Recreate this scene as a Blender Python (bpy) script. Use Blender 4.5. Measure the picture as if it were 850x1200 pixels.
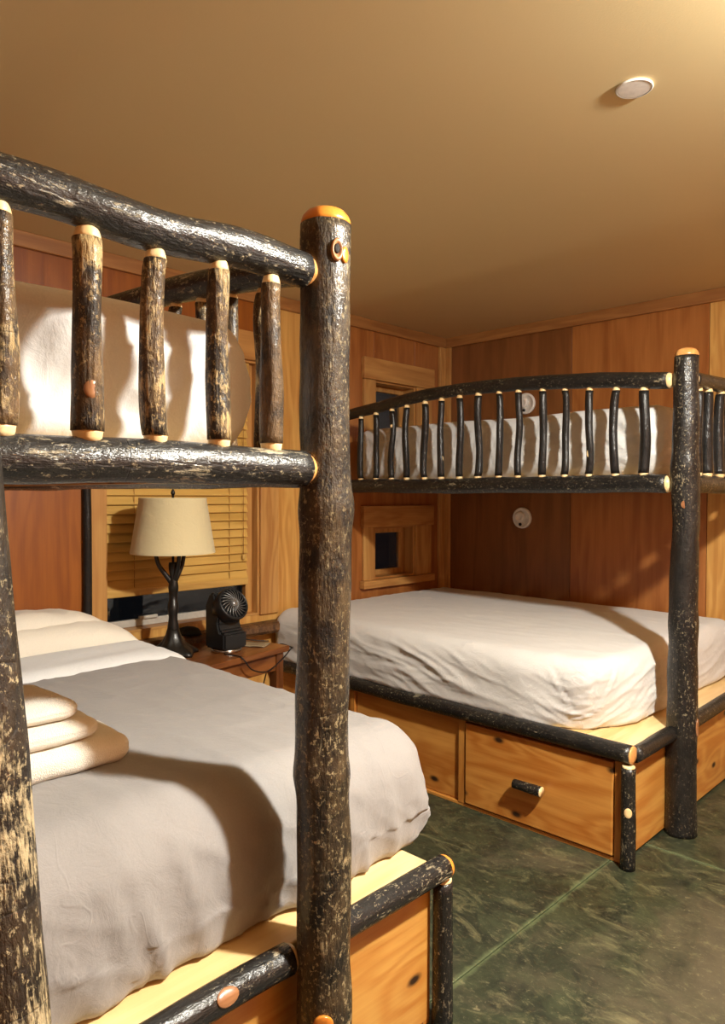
import bpy, bmesh, math, random
from mathutils import Vector, Matrix, noise

# ------------------------------------------------------------------ camera, world, lights, exposure
for o in list(bpy.data.objects):
    bpy.data.objects.remove(o, do_unlink=True)
S = bpy.context.scene
COL = S.collection
PI = math.pi

CAM = Vector((3.193, -4.118, 1.335))
cR = Vector((0.7169, 0.6972, 0.0036)); cU = Vector((-0.0182, 0.0136, 0.9997)); cF = Vector((-0.6970, 0.7167, -0.0225))
cd = bpy.data.cameras.new('camera'); cam = bpy.data.objects.new('camera', cd); COL.objects.link(cam)
cd.sensor_fit = 'VERTICAL'; cd.sensor_height = 36.0; cd.lens = 855.5 / 1200 * 36.0
cd.clip_start = 0.02
cam.matrix_world = Matrix(((cR.x, cU.x, -cF.x, CAM.x), (cR.y, cU.y, -cF.y, CAM.y), (cR.z, cU.z, -cF.z, CAM.z), (0, 0, 0, 1)))
S.camera = cam

w = bpy.data.worlds.new('night'); S.world = w; w.use_nodes = True
w.node_tree.nodes['Background'].inputs[0].default_value = (0.010, 0.011, 0.013, 1)
w.node_tree.nodes['Background'].inputs[1].default_value = 0.25

S.view_settings.view_transform = 'Standard'; S.view_settings.look = 'None'
S.view_settings.gamma = 1.0; S.view_settings.use_curve_mapping = False
S.view_settings.exposure = 0.35

LAMP = Vector((3.30, -2.50, 2.34)); LAMP_W = (108.0, 84.0)     # flush ceiling lamp in the middle of the room, right of the frame
LIGHT_COL = (1.0, 0.98, 0.90)

# ------------------------------------------------------------------ material helpers
def srgb(r, g, b):
    f = lambda c: (c / 255 / 12.92) if c / 255 <= 0.04045 else ((c / 255 + 0.055) / 1.055) ** 2.4
    return (f(r), f(g), f(b), 1)

class NT:
    def __init__(s, name):
        s.m = bpy.data.materials.new(name); s.m.use_nodes = True
        s.t = s.m.node_tree; s.b = s.t.nodes['Principled BSDF']
    def n(s, typ, **kw):
        x = s.t.nodes.new(typ)
        for k, v in kw.items():
            if k.startswith('i_'):
                x.inputs[k[2:].replace('_', ' ')].default_value = v
            else:
                setattr(x, k, v)
        return x
    def l(s, a, b): s.t.links.new(a, b)
    def math(s, op, a, b=None, clamp=False):
        x = s.n('ShaderNodeMath', operation=op); x.use_clamp = clamp
        for i, v in enumerate((a, b)):
            if v is None: continue
            if isinstance(v, (int, float)): x.inputs[i].default_value = v
            else: s.l(v, x.inputs[i])
        return x.outputs[0]
    def ramp(s, fac, stops, interp='LINEAR'):
        x = s.n('ShaderNodeValToRGB'); x.color_ramp.interpolation = interp
        e = x.color_ramp.elements
        while len(e) < len(stops): e.new(0.5)
        for i, (p, c) in enumerate(stops):
            e[i].position = p; e[i].color = c if len(c) == 4 else (*c, 1)
        s.l(fac, x.inputs[0]); return x.outputs[0]
    def mix(s, fac, a, b, blend='MIX'):
        x = s.n('ShaderNodeMix', data_type='RGBA', blend_type=blend)
        for i, v in ((0, fac), (6, a), (7, b)):
            if isinstance(v, (int, float)): x.inputs[i].default_value = v
            elif isinstance(v, tuple): x.inputs[i].default_value = v
            else: s.l(v, x.inputs[i])
        return x.outputs[2]
    def coords(s, scale=(1, 1, 1), rnd=True):
        tc = s.n('ShaderNodeTexCoord').outputs['Object']
        if rnd:
            oi = s.n('ShaderNodeObjectInfo').outputs['Random']
            sc = s.n('ShaderNodeVectorMath', operation='SCALE'); sc.inputs[0].default_value = (17.3, 9.1, 23.7)
            s.l(oi, sc.inputs['Scale'])
            ad = s.n('ShaderNodeVectorMath', operation='ADD'); s.l(tc, ad.inputs[0]); s.l(sc.outputs[0], ad.inputs[1])
            tc = ad.outputs[0]
        s.base = tc
        return s.scaled(scale)
    def scaled(s, scale):
        mp = s.n('ShaderNodeMapping'); mp.inputs['Scale'].default_value = scale
        s.l(s.base, mp.inputs['Vector']); return mp.outputs[0]
    def noise(s, vec, scale, detail=4, rough=0.55, dist=0.0):
        x = s.n('ShaderNodeTexNoise'); x.inputs['Scale'].default_value = scale; x.inputs['Detail'].default_value = detail
        x.inputs['Roughness'].default_value = rough; x.inputs['Distortion'].default_value = dist
        s.l(vec, x.inputs['Vector']); return x.outputs[0]
    def bump(s, h, strength, dist=0.01):
        x = s.n('ShaderNodeBump'); x.inputs['Strength'].default_value = strength; x.inputs['Distance'].default_value = dist
        s.l(h, x.inputs['Height']); s.l(x.outputs[0], s.b.inputs['Normal'])
    def set(s, color=None, rough=None, metal=None, coat=None, coat_r=None, spec=None, **kw):
        if color is not None:
            if isinstance(color, tuple): s.b.inputs['Base Color'].default_value = color
            else: s.l(color, s.b.inputs['Base Color'])
        if rough is not None:
            if isinstance(rough, (int, float)): s.b.inputs['Roughness'].default_value = rough
            else: s.l(rough, s.b.inputs['Roughness'])
        if metal is not None: s.b.inputs['Metallic'].default_value = metal
        if coat is not None: s.b.inputs['Coat Weight'].default_value = coat
        if coat_r is not None: s.b.inputs['Coat Roughness'].default_value = coat_r
        if spec is not None: s.b.inputs['Specular IOR Level'].default_value = spec
        for k, v in kw.items(): s.b.inputs[k.replace('_', ' ')].default_value = v
        return s.m

def plain(name, col, rough=0.5, metal=0.0, coat=0.0, bumpy=0.0, bscale=60):
    t = NT(name); v = t.coords((1, 1, 1)); nz = t.noise(v, bscale, 3)
    c = t.mix(t.ramp(nz, [(0.3, (0, 0, 0, 1)), (0.7, (1, 1, 1, 1))]), tuple(x * 0.9 for x in col[:3]) + (1,), tuple(min(1, x * 1.06) for x in col[:3]) + (1,))
    if bumpy: t.bump(nz, bumpy, 0.004)
    return t.set(c, rough, metal, coat, 0.2)

def bark(name, dark, mid, pale, amount, coat=0.45, speck=0.5, fs=19):
    """varnished bark, local Z runs along the log"""
    t = NT(name)
    v = t.coords((1, 1, 0.6))
    n1 = t.noise(v, 20, 7, 0.68, 0.3)
    c = t.mix(t.ramp(n1, [(0.40, (0, 0, 0, 1)), (0.66, (1, 1, 1, 1))]), dark, mid)
    vf = t.scaled((1, 1, 0.16)); fib = t.noise(vf, 190, 3, 0.6)
    # pale lichen flakes with ragged edges
    v2 = t.scaled((1, 1, 0.62)); n2 = t.noise(v2, fs, 8, 0.72, 0.5); n4 = t.noise(v2, 4.5, 2)
    n2b = t.math('ADD', t.math('ADD', n2, t.math('MULTIPLY', t.math('SUBTRACT', fib, 0.5), 0.30)), t.math('MULTIPLY', t.math('SUBTRACT', n4, 0.5), 0.35))
    fl = t.ramp(n2b, [(0.65 - amount, (0, 0, 0, 1)), (0.72 - amount, (1, 1, 1, 1))])
    # small specks
    n3 = t.noise(t.scaled((1, 1, 0.8)), 105, 4, 0.75, 0.3)
    sp = t.ramp(n3, [(0.60 - 0.05 * speck, (0, 0, 0, 1)), (0.67 - 0.05 * speck, (1, 1, 1, 1))])
    sp = t.math('MULTIPLY', sp, t.ramp(n4, [(0.36, (0, 0, 0, 1)), (0.56, (1, 1, 1, 1))]))
    pale2 = t.mix(t.noise(v2, 40, 4, 0.7), pale, tuple(x * 0.30 for x in pale[:3]) + (1,))
    c = t.mix(t.math('MULTIPLY', fl, 0.85), c, pale2)
    c = t.mix(t.math('MULTIPLY', sp, 0.75), c, pale2)
    c = t.mix(0.35, c, t.ramp(fib, [(0.3, (0.2, 0.2, 0.2, 1)), (0.6, (1, 1, 1, 1))]), 'MULTIPLY')
    rough_n = t.noise(v2, 55, 5, 0.7)
    rg = t.noise(t.scaled((0.9, 0.9, 4.5)), 1.0, 2, 0.5, 0.3)
    crack = t.ramp(t.math('ABSOLUTE', t.math('SUBTRACT', rg, 0.5)), [(0.0, (1, 1, 1, 1)), (0.006, (0, 0, 0, 1))])
    crack = t.math('MULTIPLY', crack, t.ramp(n4, [(0.48, (0, 0, 0, 1)), (0.58, (1, 1, 1, 1))]))
    c = t.mix(t.math('MULTIPLY', crack, 0.5), c, dark)
    hgt = t.math('ADD', t.math('ADD', t.math('MULTIPLY', fib, 0.45), t.math('MULTIPLY', rough_n, 0.9)), t.math('ADD', t.math('SUBTRACT', t.math('MULTIPLY', n1, 0.7), t.math('MULTIPLY', crack, 0.12)), t.math('MULTIPLY', fl, 0.2)))
    t.bump(hgt, 0.8, 0.007)
    cb = t.n('ShaderNodeBump'); cb.inputs['Strength'].default_value = 0.42; cb.inputs['Distance'].default_value = 0.006
    t.l(hgt, cb.inputs['Height']); t.l(cb.outputs[0], t.b.inputs['Coat Normal'])
    return t.set(c, 0.6, 0, coat, 0.16, 0.3)

def wood(name, light, dark, axis='Z', knots=0.0, rough=0.38, coat=0.15, ring=1.0, fine=1.0, knotcol=(0.035, 0.014, 0.006, 1), scale=1.0):
    t = NT(name)
    i = 'XYZ'.index(axis)
    def st(a, c):
        v = [c * scale] * 3; v[i] = a * scale; return tuple(v)
    tc = t.coords(st(0.5, 3.2))
    low = t.noise(tc, 1.6, 3, 0.5, 0.6)
    vec_k = t.base
    if knots:
        vo = t.n('ShaderNodeTexVoronoi', feature='F1', voronoi_dimensions='2D'); vo.inputs['Scale'].default_value = 1.0; vo.inputs['Randomness'].default_value = 1.0
        sk = [4.6, 4.6, 4.6]; sk[i] = 2.3
        sx_ = t.n('ShaderNodeSeparateXYZ'); t.l(t.scaled(tuple(sk)), sx_.inputs[0])
        cx_ = t.n('ShaderNodeCombineXYZ'); t.l(sx_.outputs[0 if axis == 'X' else 1], cx_.inputs[0]); t.l(sx_.outputs[2], cx_.inputs[1])
        t.l(cx_.outputs[0], vo.inputs['Vector'])
        kd = vo.outputs['Distance']
        low = t.math('ADD', low, t.math('MULTIPLY', t.ramp(kd, [(0.0, (1, 1, 1, 1)), (0.45, (0, 0, 0, 1))], 'EASE'), 0.20))
    rings = t.math('SINE', t.math('MULTIPLY', low, 46.0 * ring))
    rings = t.math('MULTIPLY', t.math('ADD', rings, 1.0), 0.5)
    mid = t.noise(t.scaled(st(0.7, 9)), 1.5, 4, 0.6, 0.3)
    fib = t.noise(t.scaled(st(2.5, 130)), 1.0, 3, 0.6)
    f = t.math('ADD', t.math('MULTIPLY', rings, 0.22), t.math('ADD', t.math('MULTIPLY', mid, 0.75), t.math('MULTIPLY', fib, 0.30 * fine)))
    c = t.mix(t.ramp(f, [(0.38, (0, 0, 0, 1)), (0.85, (1, 1, 1, 1))]), light, dark)
    if knots:
        kk = t.ramp(kd, [(0.030 * knots, (1, 1, 1, 1)), (0.075 * knots, (0, 0, 0, 1))])
        halo = t.ramp(kd, [(0.03, (1, 1, 1, 1)), (0.22, (0, 0, 0, 1))])
        c = t.mix(t.math('MULTIPLY', halo, 0.45), c, dark)
        c = t.mix(kk, c, knotcol)
    t.bump(t.math('ADD', fib, t.math('MULTIPLY', rings, 0.3)), 0.10, 0.003)
    return t.set(c, rough, 0, coat, 0.25)

def fabric(name, col, rough=0.9, weave=1200, var=0.06, crease_amt=1.0):
    t = NT(name); v = t.coords((1, 1, 1), rnd=True)
    n1 = t.noise(v, 5, 3); n2 = t.noise(v, weave * 0.25, 2)
    c = t.mix(n1, tuple(x * (1 - var) for x in col[:3]) + (1,), tuple(min(1, x * (1 + var)) for x in col[:3]) + (1,))
    c = t.mix(0.25, c, t.ramp(n2, [(0.3, (0.72, 0.72, 0.72, 1)), (0.7, (1, 1, 1, 1))]), 'MULTIPLY')
    wr = t.noise(v, 16, 6, 0.62, 0.8)
    cw = t.noise(t.scaled((1.0, 1.6, 1.3)), 6.5, 2, 0.5, 0.9); mk = t.ramp(t.noise(v, 4.0, 2), [(0.47, (0, 0, 0, 1)), (0.60, (1, 1, 1, 1))])
    ln = t.math('MULTIPLY', t.ramp(t.math('ABSOLUTE', t.math('SUBTRACT', cw, 0.5)), [(0.0, (1, 1, 1, 1)), (0.035, (0, 0, 0, 1))], 'EASE'), mk)
    hb = t.math('ADD', t.math('MULTIPLY', wr, 1.0), t.math('ADD', t.math('MULTIPLY', n2, 0.08), t.math('MULTIPLY', ln, 0.16 * crease_amt)))
    t.bump(hb, 0.28, 0.011)
    return t.set(c, rough, Sheen_Weight=0.15)

M = {}
M['bark_post'] = bark('bark_post', srgb(20, 17, 13), srgb(82, 66, 44), srgb(204, 184, 140), 0.025, 0.6, 1.0)
M['bark_rail'] = bark('bark_rail', srgb(8, 7, 7), srgb(28, 24, 20), srgb(214, 198, 162), 0.035, 0.7, 0.2, 13)
M['bark_spindle'] = bark('bark_spindle', srgb(38, 29, 19), srgb(112, 86, 54), srgb(220, 188, 130), 0.085, 0.3, 1.0)
M['bark_ladder'] = bark('bark_ladder', srgb(16, 13, 10), srgb(62, 49, 34), srgb(230, 208, 162), 0.095, 0.5, 0.5, 12)
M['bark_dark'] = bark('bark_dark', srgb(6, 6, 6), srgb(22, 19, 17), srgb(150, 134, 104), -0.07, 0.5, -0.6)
M['bark_dark_spot'] = bark('bark_dark_spot', srgb(8, 7, 7), srgb(32, 28, 23), srgb(184, 170, 138), 0.015, 0.55, 0.5)
M['cut'] = wood('cut_wood', srgb(248, 222, 168), srgb(232, 186, 120), 'Z', rough=0.35, coat=0.4, fine=0.4)
M['cut_orange'] = wood('cut_wood_orange', srgb(232, 150, 58), srgb(196, 108, 34), 'Z', rough=0.3, coat=0.5, fine=0.4)
M['knot'] = wood('knot_wood', srgb(196, 142, 96), srgb(120, 74, 44), 'Z', rough=0.35, coat=0.4)
M['hole'] = plain('knot_hole', srgb(24, 15, 9), 0.8)
M['ply_z'] = wood('plywood_vertical', srgb(178, 116, 60), srgb(146, 86, 40), 'Z', rough=0.36, coat=0.12, ring=0.7)
M['ply_red'] = wood('plywood_red', srgb(160, 92, 28), srgb(130, 68, 18), 'Z', rough=0.4, coat=0.1, ring=0.8)
M['ply_gold'] = wood('plywood_gold', srgb(220, 172, 96), srgb(184, 126, 60), 'Z', rough=0.4, coat=0.1)
M['ply_brown'] = wood('plywood_brown', srgb(142, 90, 48), srgb(114, 70, 34), 'Z', rough=0.4, coat=0.1, ring=0.6)
M['oak_z'] = wood('oak_casing_vertical', srgb(206, 158, 92), srgb(170, 116, 60), 'Z', rough=0.4, coat=0.1)
M['oak_y'] = wood('oak_casing_lengthwise', srgb(200, 150, 86), srgb(164, 108, 54), 'Y', rough=0.4, coat=0.1)
M['oak_x'] = wood('oak_trim_crosswise', srgb(200, 142, 84), srgb(160, 100, 52), 'X', rough=0.4, coat=0.1)
M['trim_y'] = wood('crown_trim_y', srgb(178, 126, 70), srgb(142, 92, 48), 'Y', rough=0.45, coat=0.05)
M['trim_x'] = wood('crown_trim_x', srgb(178, 126, 70), srgb(142, 92, 48), 'X', rough=0.45, coat=0.05)
M['alder_x'] = wood('knotty_alder_x', srgb(208, 148, 72), srgb(174, 104, 38), 'X', knots=1.0, rough=0.34, coat=0.2)
M['alder_y'] = wood('knotty_alder_y', srgb(212, 162, 84), srgb(182, 116, 46), 'Y', knots=1.0, rough=0.34, coat=0.2)
M['pine_y'] = wood('pale_platform_board_y', srgb(240, 212, 158), srgb(220, 178, 114), 'Y', rough=0.36, coat=0.2, fine=0.7)
M['pine_x'] = wood('pale_platform_board_x', srgb(236, 204, 146), srgb(212, 168, 104), 'X', rough=0.36, coat=0.2, fine=0.7)
M['ns_wood'] = wood('red_brown_table', srgb(140, 86, 42), srgb(92, 48, 20), 'Y', rough=0.28, coat=0.3)
M['ns_leg'] = wood('red_brown_leg', srgb(126, 76, 38), srgb(82, 44, 20), 'Z', rough=0.32, coat=0.2)
M['slab'] = bark('live_edge_sill', srgb(74, 48, 28), srgb(128, 88, 52), srgb(180, 140, 92), 0.02, 0.2, 0.4)
M['sheet'] = fabric('white_sheet', srgb(222, 220, 216))
M['sheet_low'] = fabric('white_fitted_sheet', srgb(214, 212, 208))
M['pillow'] = fabric('cream_pillowcase', srgb(232, 225, 210))
M['duvet'] = fabric('taupe_duvet', srgb(146, 142, 139))
M['fold'] = fabric('pale_top_sheet', srgb(228, 230, 230))
M['towel'] = NT('terry_towel'); _t = M['towel']; _v = _t.coords(); _n = _t.noise(_v, 420, 2); _t.bump(_n, 0.8, 0.004)
M['towel'] = _t.set(_t.mix(_n, srgb(232, 222, 200), srgb(252, 247, 234)), 0.95, Sheen_Weight=0.4)
M['shade'] = fabric('linen_lampshade', srgb(214, 200, 158), 0.85, 2200, 0.04, 0.0)
M['bronze'] = plain('dark_bronze', srgb(28, 25, 22), 0.42, 0.3, 0.2, 0.3, 50)
M['black'] = plain('black_plastic', srgb(26, 27, 28), 0.38, 0, 0.1)
M['black_matte'] = plain('black_matte', srgb(10, 10, 10), 0.7)
M['grille'] = plain('grey_grille', srgb(150, 150, 148), 0.3, 0.7)
M['chrome'] = plain('brushed_silver', srgb(190, 186, 178), 0.22, 1.0)
M['white'] = plain('white_plastic', srgb(238, 234, 226), 0.45)
M['vinyl'] = plain('grey_vinyl', srgb(186, 182, 172), 0.45)
M['paper'] = plain('printed_paper', srgb(150, 132, 104), 0.6, bscale=25)
M['cord'] = plain('black_cord', srgb(14, 13, 12), 0.5)
M['blind'] = wood('blind_slat', srgb(222, 182, 100), srgb(190, 146, 70), 'Y', rough=0.4, coat=0.1, ring=0.4)
M['blind_rail'] = wood('blind_rail', srgb(216, 176, 98), srgb(184, 140, 70), 'Y', rough=0.4, coat=0.1)
M['string'] = plain('blind_string', srgb(172, 120, 62), 0.8)
_t = NT('window_glass'); M['glass'] = _t.set((0.75, 0.8, 0.85, 1), 0.02, Transmission_Weight=1.0, IOR=1.45)
_t = NT('night_outside'); M['night'] = _t.set((0.006, 0.008, 0.012, 1), 0.9)
_t = NT('lit_bulb'); M['bulb'] = _t.set((1, 0.9, 0.75, 1), 0.4, Emission_Color=(1, 0.82, 0.6, 1), Emission_Strength=12.0)

# ceiling paint
t = NT('tan_ceiling_paint'); v = t.coords((1, 1, 1), False); n = t.noise(v, 180, 3); n2 = t.noise(v, 1.2, 2)
t.bump(n, 0.07, 0.003)
M['ceiling'] = t.set(t.mix(n2, srgb(218, 197, 147), srgb(223, 202, 153)), 0.85)

# floor: dark green stained concrete with worn brown patches, pale residue along the saw cuts
JX, JY = 2.0, -1.365
t = NT('green_stained_concrete'); v = t.coords((1, 1, 1), False)
n1 = t.noise(v, 2.2, 6, 0.62, 0.6); n2 = t.noise(v, 9, 6, 0.7, 1.2)
c = t.mix(t.ramp(n2, [(0.35, (0, 0, 0, 1)), (0.7, (1, 1, 1, 1))]), srgb(25, 30, 20), srgb(58, 64, 42))
warm = t.mix(n2, srgb(52, 48, 36), srgb(92, 82, 60))
sx = t.n('ShaderNodeSeparateXYZ'); t.l(v, sx.inputs[0])
east = t.math('MULTIPLY', t.math('SUBTRACT', sx.outputs[0], 1.9), 0.9, True)
wf = t.ramp(t.math('ADD', t.math('MULTIPLY', n1, 1.0), t.math('MULTIPLY', east, 0.30)), [(0.56, (0, 0, 0, 1)), (0.76, (1, 1, 1, 1))])
c = t.mix(wf, c, warm)
n3 = t.noise(t.scaled((1.0, 1.9, 1)), 5, 10, 0.78, 1.6)
streak = t.ramp(n3, [(0.53, (0, 0, 0, 1)), (0.68, (1, 1, 1, 1))])
c = t.mix(t.math('MULTIPLY', streak, 0.62), c, srgb(126, 120, 84))
n5 = t.noise(t.scaled((2.0, 4.5, 1)), 15, 8, 0.85, 1.0)
c = t.mix(t.math('MULTIPLY', t.ramp(n5, [(0.55, (0, 0, 0, 1)), (0.63, (1, 1, 1, 1))]), 0.4), c, srgb(138, 130, 96))
n4 = t.noise(v, 26, 4, 0.6, 0.2)
c = t.mix(t.math('MULTIPLY', t.ramp(n4, [(0.66, (0, 0, 0, 1)), (0.72, (1, 1, 1, 1))]), 0.6), c, srgb(134, 124, 92))
dx = t.math('ABSOLUTE', t.math('SUBTRACT', sx.outputs[0], JX)); dy = t.math('ABSOLUTE', t.math('SUBTRACT', sx.outputs[1], JY))
dj = t.math('MINIMUM', dx, dy)
dj = t.math('SUBTRACT', dj, t.math('MULTIPLY', t.math('SUBTRACT', n2, 0.5), 0.06))
c = t.mix(t.math('MULTIPLY', t.ramp(dj, [(0.002, (1, 1, 1, 1)), (0.016, (0, 0, 0, 1))]), 0.48), c, srgb(108, 120, 82))
t.bump(t.math('ADD', t.math('MULTIPLY', n2, 0.5), n4), 0.12, 0.01)
M['floor'] = t.set(c, t.ramp(n1, [(0.3, (0.42, 0.42, 0.42, 1)), (0.7, (0.62, 0.62, 0.62, 1))]), 0, 0.1, 0.3)
M['groove'] = plain('joint_filler', srgb(40, 48, 30), 0.9)

# ------------------------------------------------------------------ object helpers
def link(name, me, parent=None, loc=(0, 0, 0), mat=None):
    o = bpy.data.objects.new(name, me); COL.objects.link(o)
    o.location = loc
    if parent is not None: o.parent = parent
    if mat is not None and me is not None and not me.materials: me.materials.append(mat)
    return o

def tag(o, label=None, cat=None, group=None, kind=None):
    if label: o['label'] = label
    if cat: o['category'] = cat
    if group: o['group'] = group
    if kind: o['kind'] = kind
    return o

def thing(name, loc, label, cat, group=None, rz=0.0, kind=None):
    o = bpy.data.objects.new(name, None); COL.objects.link(o); o.location = loc; o.rotation_euler = (0, 0, rz)
    o.empty_display_size = 0.05
    return tag(o, label, cat, group, kind)

def finish(bm, smooth=True, name='mesh'):
    bmesh.ops.recalc_face_normals(bm, faces=bm.faces)
    me = bpy.data.meshes.new(name); bm.to_mesh(me); bm.free()
    if smooth:
        for p in me.polygons: p.use_smooth = True
    return me

def box_bm(bm, x0, x1, y0, y1, z0, z1, bev=0.0, seg=2):
    b = bmesh.new()
    vs = [b.verts.new((x, y, z)) for x in (x0, x1) for y in (y0, y1) for z in (z0, z1)]
    for f in ((0, 1, 3, 2), (4, 6, 7, 5), (0, 4, 5, 1), (2, 3, 7, 6), (0, 2, 6, 4), (1, 5, 7, 3)):
        b.faces.new([vs[i] for i in f])
    bmesh.ops.recalc_face_normals(b, faces=b.faces)
    if bev > 0:
        bmesh.ops.bevel(b, geom=list(b.edges), offset=bev, segments=seg, profile=0.5, affect='EDGES')
    me = bpy.data.meshes.new('tmp'); b.to_mesh(me); b.free(); bm.from_mesh(me); bpy.data.meshes.remove(me)

def box(name, x0, x1, y0, y1, z0, z1, mat, parent=None, bev=0.003, seg=2):
    """box in the parent's own coordinates, origin at the box centre"""
    c = ((x0 + x1) / 2, (y0 + y1) / 2, (z0 + z1) / 2)
    bm = bmesh.new(); box_bm(bm, x0 - c[0], x1 - c[0], y0 - c[1], y1 - c[1], z0 - c[2], z1 - c[2], bev, seg)
    return link(name, finish(bm, False, name), parent, c, mat)

def wbox(name, x0, x1, y0, y1, z0, z1, mat, parent, bev=0.003, seg=2):
    """box in world coordinates under an unrotated parent"""
    l = parent.location if parent is not None else Vector((0, 0, 0))
    return box(name, x0 - l.x, x1 - l.x, y0 - l.y, y1 - l.y, z0 - l.z, z1 - l.z, mat, parent, bev, seg)

def lathe_bm(bm, prof, seg=32, close=True, wob=None):
    rings = []
    for (r, z) in prof:
        ring = []
        for i in range(seg):
            a = 2 * PI * i / seg
            rr = r * (wob(a, z) if wob else 1)
            ring.append(bm.verts.new((rr * math.cos(a), rr * math.sin(a), z)))
        rings.append(ring)
    for a, b in zip(rings, rings[1:]):
        for i in range(seg):
            j = (i + 1) % seg
            bm.faces.new((a[i], a[j], b[j], b[i]))
    if close:
        bm.faces.new(list(reversed(rings[0]))); bm.faces.new(rings[-1])

def lathe(name, prof, mat, parent=None, loc=(0, 0, 0), seg=32, close=True, rot=None, wob=None):
    bm = bmesh.new(); lathe_bm(bm, prof, seg, close, wob)
    o = link(name, finish(bm, True, name), parent, loc, mat)
    if rot: o.rotation_euler = rot
    return o

def tube_bm(bm, pts, rad, seg=8):
    pts = [Vector(p) for p in pts]; rings = []
    rf = rad if callable(rad) else (lambda t: rad)
    ref = Vector((0.13, 0.27, 0.95)).normalized()
    for i, p in enumerate(pts):
        d = (pts[min(i + 1, len(pts) - 1)] - pts[max(i - 1, 0)]).normalized()
        x = ref.cross(d)
        if x.length < 0.05: x = Vector((1, 0, 0)).cross(d)
        x.normalize(); y = d.cross(x); r = rf(i / (len(pts) - 1))
        rings.append([bm.verts.new(p + x * math.cos(2 * PI * k / seg) * r + y * math.sin(2 * PI * k / seg) * r) for k in range(seg)])
    for a, b in zip(rings, rings[1:]):
        for k in range(seg):
            j = (k + 1) % seg; bm.faces.new((a[k], a[j], b[j], b[k]))
    bm.faces.new(list(reversed(rings[0]))); bm.faces.new(rings[-1])

def spline(pts, n=8):
    P = [Vector(p) for p in pts]; P = [P[0]] + P + [P[-1]]; out = []
    for i in range(1, len(P) - 2):
        for k in range(n):
            t = k / n; a, b, c, d = P[i - 1], P[i], P[i + 1], P[i + 2]
            out.append(0.5 * ((2 * b) + (c - a) * t + (2 * a - 5 * b + 4 * c - d) * t * t + (3 * b - a - 3 * c + d) * t ** 3))
    out.append(P[-2]); return out

# ------------------------------------------------------------------ logs
def frame_for(d):
    d = d.normalized()
    up = Vector((0, 0, 1)) if abs(d.z) < 0.8 else Vector((0, 1, 0))
    y = (up - d * up.dot(d)).normalized(); x = y.cross(d)
    return Matrix((x, y, d)).transposed()

def make_log(name, p0, p1, r0, r1, parent, mat, seed, step=0.025, seg=20, wob=0.05, bend=None, swell=(), cap0=None, cap1=None, capmat=None, wander=0.0):
    """one log from p0 to p1 (world). local Z along it, local Y up for level logs. caps: ('dome',h) ('tenon',len,k) ('flat',)"""
    p0, p1 = Vector(p0), Vector(p1); d = p1 - p0; L = d.length
    base = parent.location if parent is not None else Vector((0, 0, 0))
    n = max(6, int(L / step)); bm = bmesh.new(); rings = []
    so = Vector((seed * 3.71, seed * 1.37, seed * 7.9))
    def centre(t):
        b = Vector(bend(t)) if bend else Vector((0, 0))
        if wander:
            k = math.sin(PI * t) ** 0.5 if 0 < t < 1 else 0
            b = b + Vector((noise.noise(so + Vector((t * L * 3.0, 0, 0))), noise.noise(so + Vector((0, t * L * 3.0, 5))))) * wander * k
        return Vector((b.x, b.y, t * L))
    def radius(t, a):
        r = r0 + (r1 - r0) * t
        q = Vector((math.cos(a), math.sin(a), t * L * 4.0))
        k = 1 + wob * noise.noise(q * 1.2 + so) + wob * 0.5 * noise.noise(q * 3.1 + so * 2) + wob * 0.6 * noise.noise(Vector((0, 0, t * L * 9)) + so)
        for (ts, amp, wd) in swell:
            k += amp * math.exp(-((t - ts) * L / wd) ** 2)
        return r * k
    for i in range(n + 1):
        t = i / n; c = centre(t); ring = []
        for s in range(seg):
            a = 2 * PI * s / seg; r = radius(t, a)
            ring.append(bm.verts.new(c + Vector((r * math.cos(a), r * math.sin(a), 0))))
        rings.append(ring)
    for a, b in zip(rings, rings[1:]):
        for s in range(seg):
            j = (s + 1) % seg; bm.faces.new((a[s], a[j], b[j], b[s]))
    bm.faces.new(list(reversed(rings[0]))); bm.faces.new(rings[-1])
    o = link(name, finish(bm, True, name), parent, p0 - base, mat)
    o.rotation_euler = frame_for(d).to_euler()
    o['_L'] = L
    cm = capmat or M['cut']
    for (cap, t, sg) in ((cap0, 0.0, -1), (cap1, 1.0, 1)):
        if not cap: continue
        c = centre(t); bm = bmesh.new()
        ringr = [radius(t, 2 * PI * s / seg) for s in range(seg)]
        if cap[0] == 'dome':
            prof = [(0.998, -0.004), (0.97, cap[1] * 0.22), (0.90, cap[1] * 0.50), (0.75, cap[1] * 0.78), (0.48, cap[1] * 0.95), (0.2, cap[1])]
            nm = 'cut_end'
        elif cap[0] == 'tenon':
            k = cap[2]
            prof = [(0.96, -0.003), (0.90, cap[1] * 0.25), ((0.9 + k) / 2 + 0.03, cap[1] * 0.6), (k, cap[1])]
            nm = 'tenon'
        else:
            prof = [(0.985, -0.002), (0.95, 0.004), (0.6, 0.006), (0.2, 0.0065)]
            nm = 'cut_end'
        rr = []
        for (k, z) in prof:
            rr.append([bm.verts.new(c + Vector((ringr[s] * k * math.cos(2 * PI * s / seg), ringr[s] * k * math.sin(2 * PI * s / seg), sg * z))) for s in range(seg)])
        for a, b in zip(rr, rr[1:]):
            for s in range(seg):
                j = (s + 1) % seg; bm.faces.new((a[s], a[j], b[j], b[s]))
        bm.faces.new(rr[-1]); bm.faces.new(rr[0])
        link(nm, finish(bm, True, nm), o, (0, 0, 0), cm)
    return o

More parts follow.
